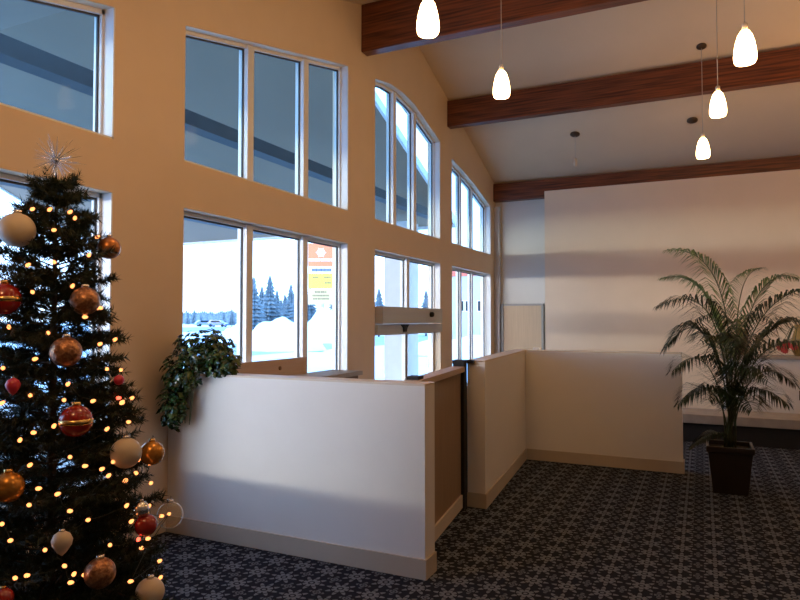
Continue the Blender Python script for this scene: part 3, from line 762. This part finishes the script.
# spruces
def spruce(loc, h, label, seed, group='spruces outside'):
    rr_ = random.Random(seed); t = thing('spruce_tree', label, 'tree', loc, group)
    x, y, z0 = loc
    MB().tube([(x, y, z0), (x, y, z0 + h * .95)], [h * .02, h * .004], 7).build('trunk', M_['bark'], t)
    fm = MB(); L_ = 13
    for i in range(L_):
        f = i / L_; zc = z0 + h * (.08 + .9 * f); r0 = h * .27 * (1 - f) ** .9 + h * .012
        n = 18; vs = [(x, y, zc + h * .11)]
        for k in range(n):
            w = 2 * PI * k / n; rad = r0 * (rr_.uniform(.85, 1.15) if k % 2 else rr_.uniform(.45, .65))
            vs.append((x + rad * math.cos(w), y + rad * math.sin(w), zc - rr_.uniform(0, .025) * h))
        fm.add(vs, [(0, 1 + k, 1 + (k + 1) % n) for k in range(n)])
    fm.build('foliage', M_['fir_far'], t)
TREES = [(254, 84, 277, 'spruce nearest the left mullion of the ivy window'), (262, 95, 286, 'short spruce second from the mullion in the ivy window'), (270, 90, 275, 'tallest spruce over the left snow pile'), (277, 106, 290, 'low spruce right of the tallest one'),
         (285, 113, 294, 'lowest spruce in the gap over the left snow pile'), (291, 98, 284, 'slim spruce left of the second mullion'), (298, 88, 281, 'dark spruce against the second mullion'), (310, 92, 286, 'spruce left behind the tall sign'), (334, 92, 290, 'spruce right behind the tall sign'),
         (379, 60, 288, 'spruce seen left of the grey column through the transom'), (426, 62, 290, 'spruce seen right of the grey column through the transom'),
         (188, 200, 313, 'tiny far spruce at the left edge of the ivy window'), (194, 214, 311, 'second tiny far spruce from the left in the ivy window'), (201, 205, 314, 'third tiny far spruce from the left in the ivy window'), (232, 150, 308, 'small far spruce left of the first mullion'), (224, 170, 312, 'small far spruce above the blue car')]
for i, (u, d, vt, lab) in enumerate(TREES):
    top = atd(u, vt, d); spruce((top.x, top.y, -.06), top.z + .06, lab, 20 + i)

for i, (u, d, vt, lab) in enumerate([(258, 104, 296, 'broad low spruce behind the short one in the ivy window'), (266, 115, 293, 'broad low spruce left behind the tallest one'), (274, 121, 296, 'broad low spruce right behind the tallest one'), (281, 129, 299, 'broad low spruce in the gap of the treetops'), (294, 110, 294, 'broad low spruce behind the slim one'), (303, 124, 293, 'broad spruce hidden partly by the second mullion')]):
    top = atd(u, vt, d); spruce((top.x, top.y, -.06), top.z + .06, lab, 60 + i)
tl = MB(); base_ = [atd(u, 318, 260) for u in range(120, 520, 2)]
fr_, bk = [], []
for i, p in enumerate(base_):
    h_ = 2.2 + 1.2 * math.sin(i * .21) * math.sin(i * .07) + R.uniform(0, 1.6)
    tl.add([(p.x, p.y, -.06), (p.x + 2.2, p.y + 1, -.06), (p.x + 1.4, p.y + 4, -.06), (p.x - .8, p.y + 3, -.06), (p.x - 1.2, p.y + 1, -.06), (p.x + .3, p.y + 2, 2.0 + h_)],
           [(0, 1, 5), (1, 2, 5), (2, 3, 5), (3, 4, 5), (4, 0, 5)])
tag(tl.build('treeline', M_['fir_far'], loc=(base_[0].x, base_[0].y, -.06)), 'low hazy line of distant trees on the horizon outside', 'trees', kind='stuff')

# cars on the road
def car(u, d, mk, label, ang):
    base = atd(u, 320, d); t = thing('car', label, 'car', (base.x, base.y, -.03))
    ca, sa = math.cos(ang), math.sin(ang)
    def tf(mb):
        for i, p in enumerate(mb.v): mb.v[i] = Vector((base.x + p.x * ca - p.y * sa, base.y + p.x * sa + p.y * ca, p.z - .03))
        return mb
    tf(MB().prism([(-2.2, .35), (2.2, .35), (2.25, .75), (1.3, .95), (.7, 1.45), (-1.3, 1.5), (-2.1, 1.0), (-2.25, .7)], 1, -.88, .88)).build('body', M_[mk], t)
    tf(MB().prism([(-1.25, 1.0), (1.05, 1.0), (.65, 1.38), (-1.2, 1.42)], 1, -.89, .89)).build('windows', M_['darkglass'], t)
    for x in (-1.35, 1.35):
        for y in (-.82, .82):
            tf(MB().lathe([(0, -.1), (.33, -.1), (.33, .1), (0, .1)], (x, y, .33), 16, Matrix.Rotation(PI / 2, 3, 'X'))).build('wheel', M_['rubber'], t)
car(205, 150, 'greycar', 'small grey car far off on the road', 1.0)
car(218, 140, 'blue', 'small blue car far off on the road', .3)

# neighbouring building
nb = thing('neighbour_building', 'white building with a red roof edge seen through the farthest window', 'building', (-11, 43, 0))
BY = 43.0
p0, p1 = at(440, 320, 1, BY), at(520, 320, 1, BY)
zt_ = at(470, 276, 1, BY).z
MB().box((p0.x, BY, -.06), (p1.x, BY + 9, zt_)).build('wall', M_['siding'], nb)
MB().box((p0.x - .3, BY - .35, zt_), (p1.x + .3, BY + 9.3, zt_ + .55)).build('roof', M_['redroof'], nb)
for (u0, u1) in ((458.5, 463.5), (466, 472), (478, 483)):
    a, b = at(u0, 311, 1, BY), at(u1, 301, 1, BY)
    wf = MB().box((a.x - .06, BY - .03, a.z - .06), (b.x + .06, BY - .001, b.z + .06)).build('window', M_['fascia'], nb)
    MB().box((a.x, BY - .05, a.z), (b.x, BY - .03, b.z)).build('pane', M_['darkglass'], wf)

# ------------------------------------------------------------------ sky
wd = bpy.data.worlds.new('overcast_dusk_sky'); bpy.context.scene.world = wd; wd.use_nodes = True
nt = wd.node_tree; nt.nodes.clear(); L = nt.links
out = nt.nodes.new('ShaderNodeOutputWorld'); bg = nt.nodes.new('ShaderNodeBackground'); L.new(bg.outputs[0], out.inputs[0])
tc = nt.nodes.new('ShaderNodeTexCoord'); sx = nt.nodes.new('ShaderNodeSeparateXYZ'); L.new(tc.outputs['Generated'], sx.inputs[0])
cr = nt.nodes.new('ShaderNodeValToRGB'); L.new(sx.outputs[2], cr.inputs[0])
e = cr.color_ramp.elements
e[0].position = 0.0; e[0].color = (1.95, 2.65, 3.7, 1); e[1].position = .9; e[1].color = (0.95, 2.4, 5.2, 1)
x = e.new(.22); x.color = (1.6, 2.9, 5.0, 1)
def mr(src, a, b, c, d):
    n = nt.nodes.new('ShaderNodeMapRange'); n.clamp = True
    for i, val in enumerate((a, b, c, d)): n.inputs[i + 1].default_value = val
    L.new(src, n.inputs[0]); return n.outputs[0]
def mul(a, b):
    n = nt.nodes.new('ShaderNodeMath'); n.operation = 'MULTIPLY'
    for i, s_ in enumerate((a, b)):
        if isinstance(s_, float): n.inputs[i].default_value = s_
        else: L.new(s_, n.inputs[i])
    return n.outputs[0]
GLOW = 98.0
az = nt.nodes.new('ShaderNodeVectorMath'); az.operation = 'DOT_PRODUCT'; L.new(tc.outputs['Generated'], az.inputs[0]); az.inputs[1].default_value = (-.44, -.90, 0)
band = mul(mul(mr(sx.outputs[2], -.004, .004, 0, 1), mr(sx.outputs[2], .012, .045, 1, 0)), mul(mr(az.outputs['Value'], .80, .95, 0, 1), GLOW))
gc = nt.nodes.new('ShaderNodeVectorMath'); gc.operation = 'SCALE'; gc.inputs[0].default_value = (1.0, .92, .83); L.new(band, gc.inputs['Scale'])
ad = nt.nodes.new('ShaderNodeVectorMath'); ad.operation = 'ADD'; L.new(cr.outputs[0], ad.inputs[0]); L.new(gc.outputs[0], ad.inputs[1])
L.new(ad.outputs[0], bg.inputs[0]); bg.inputs[1].default_value = 1.0
wd.cycles.sampling_method = 'MANUAL'; wd.cycles.sample_map_resolution = 2048

# ------------------------------------------------------------------ enlarge everything to life size
done = set()
for o in C.objects:
    o.location = o.location * S
    if o.type == 'MESH' and o.data.name not in done:
        done.add(o.data.name); o.data.transform(Matrix.Scale(S, 4))
    if o.type == 'LIGHT':
        o.data.energy *= S * S; o.data.shadow_soft_size *= S

cam = bpy.data.cameras.new('camera'); co = bpy.data.objects.new('camera', cam); C.objects.link(co)
cam.sensor_fit = 'HORIZONTAL'; cam.sensor_width = 36; cam.lens = 36 * F / 800; cam.clip_end = 2000; cam.clip_start = .05
co.matrix_world = Matrix.Translation(CAM * S) @ Matrix((RT, UP, -FW)).transposed().to_4x4()
sc = bpy.context.scene; sc.camera = co
sc.view_settings.view_transform = 'Standard'; sc.view_settings.look = 'None'; sc.view_settings.gamma = 1; sc.view_settings.use_curve_mapping = False
sc.view_settings.exposure = 0.12
sc.cycles.max_bounces = 8; sc.cycles.diffuse_bounces = 5; sc.cycles.transparent_max_bounces = 12
sc.cycles.use_denoising = True; sc.cycles.sample_clamp_indirect = 8
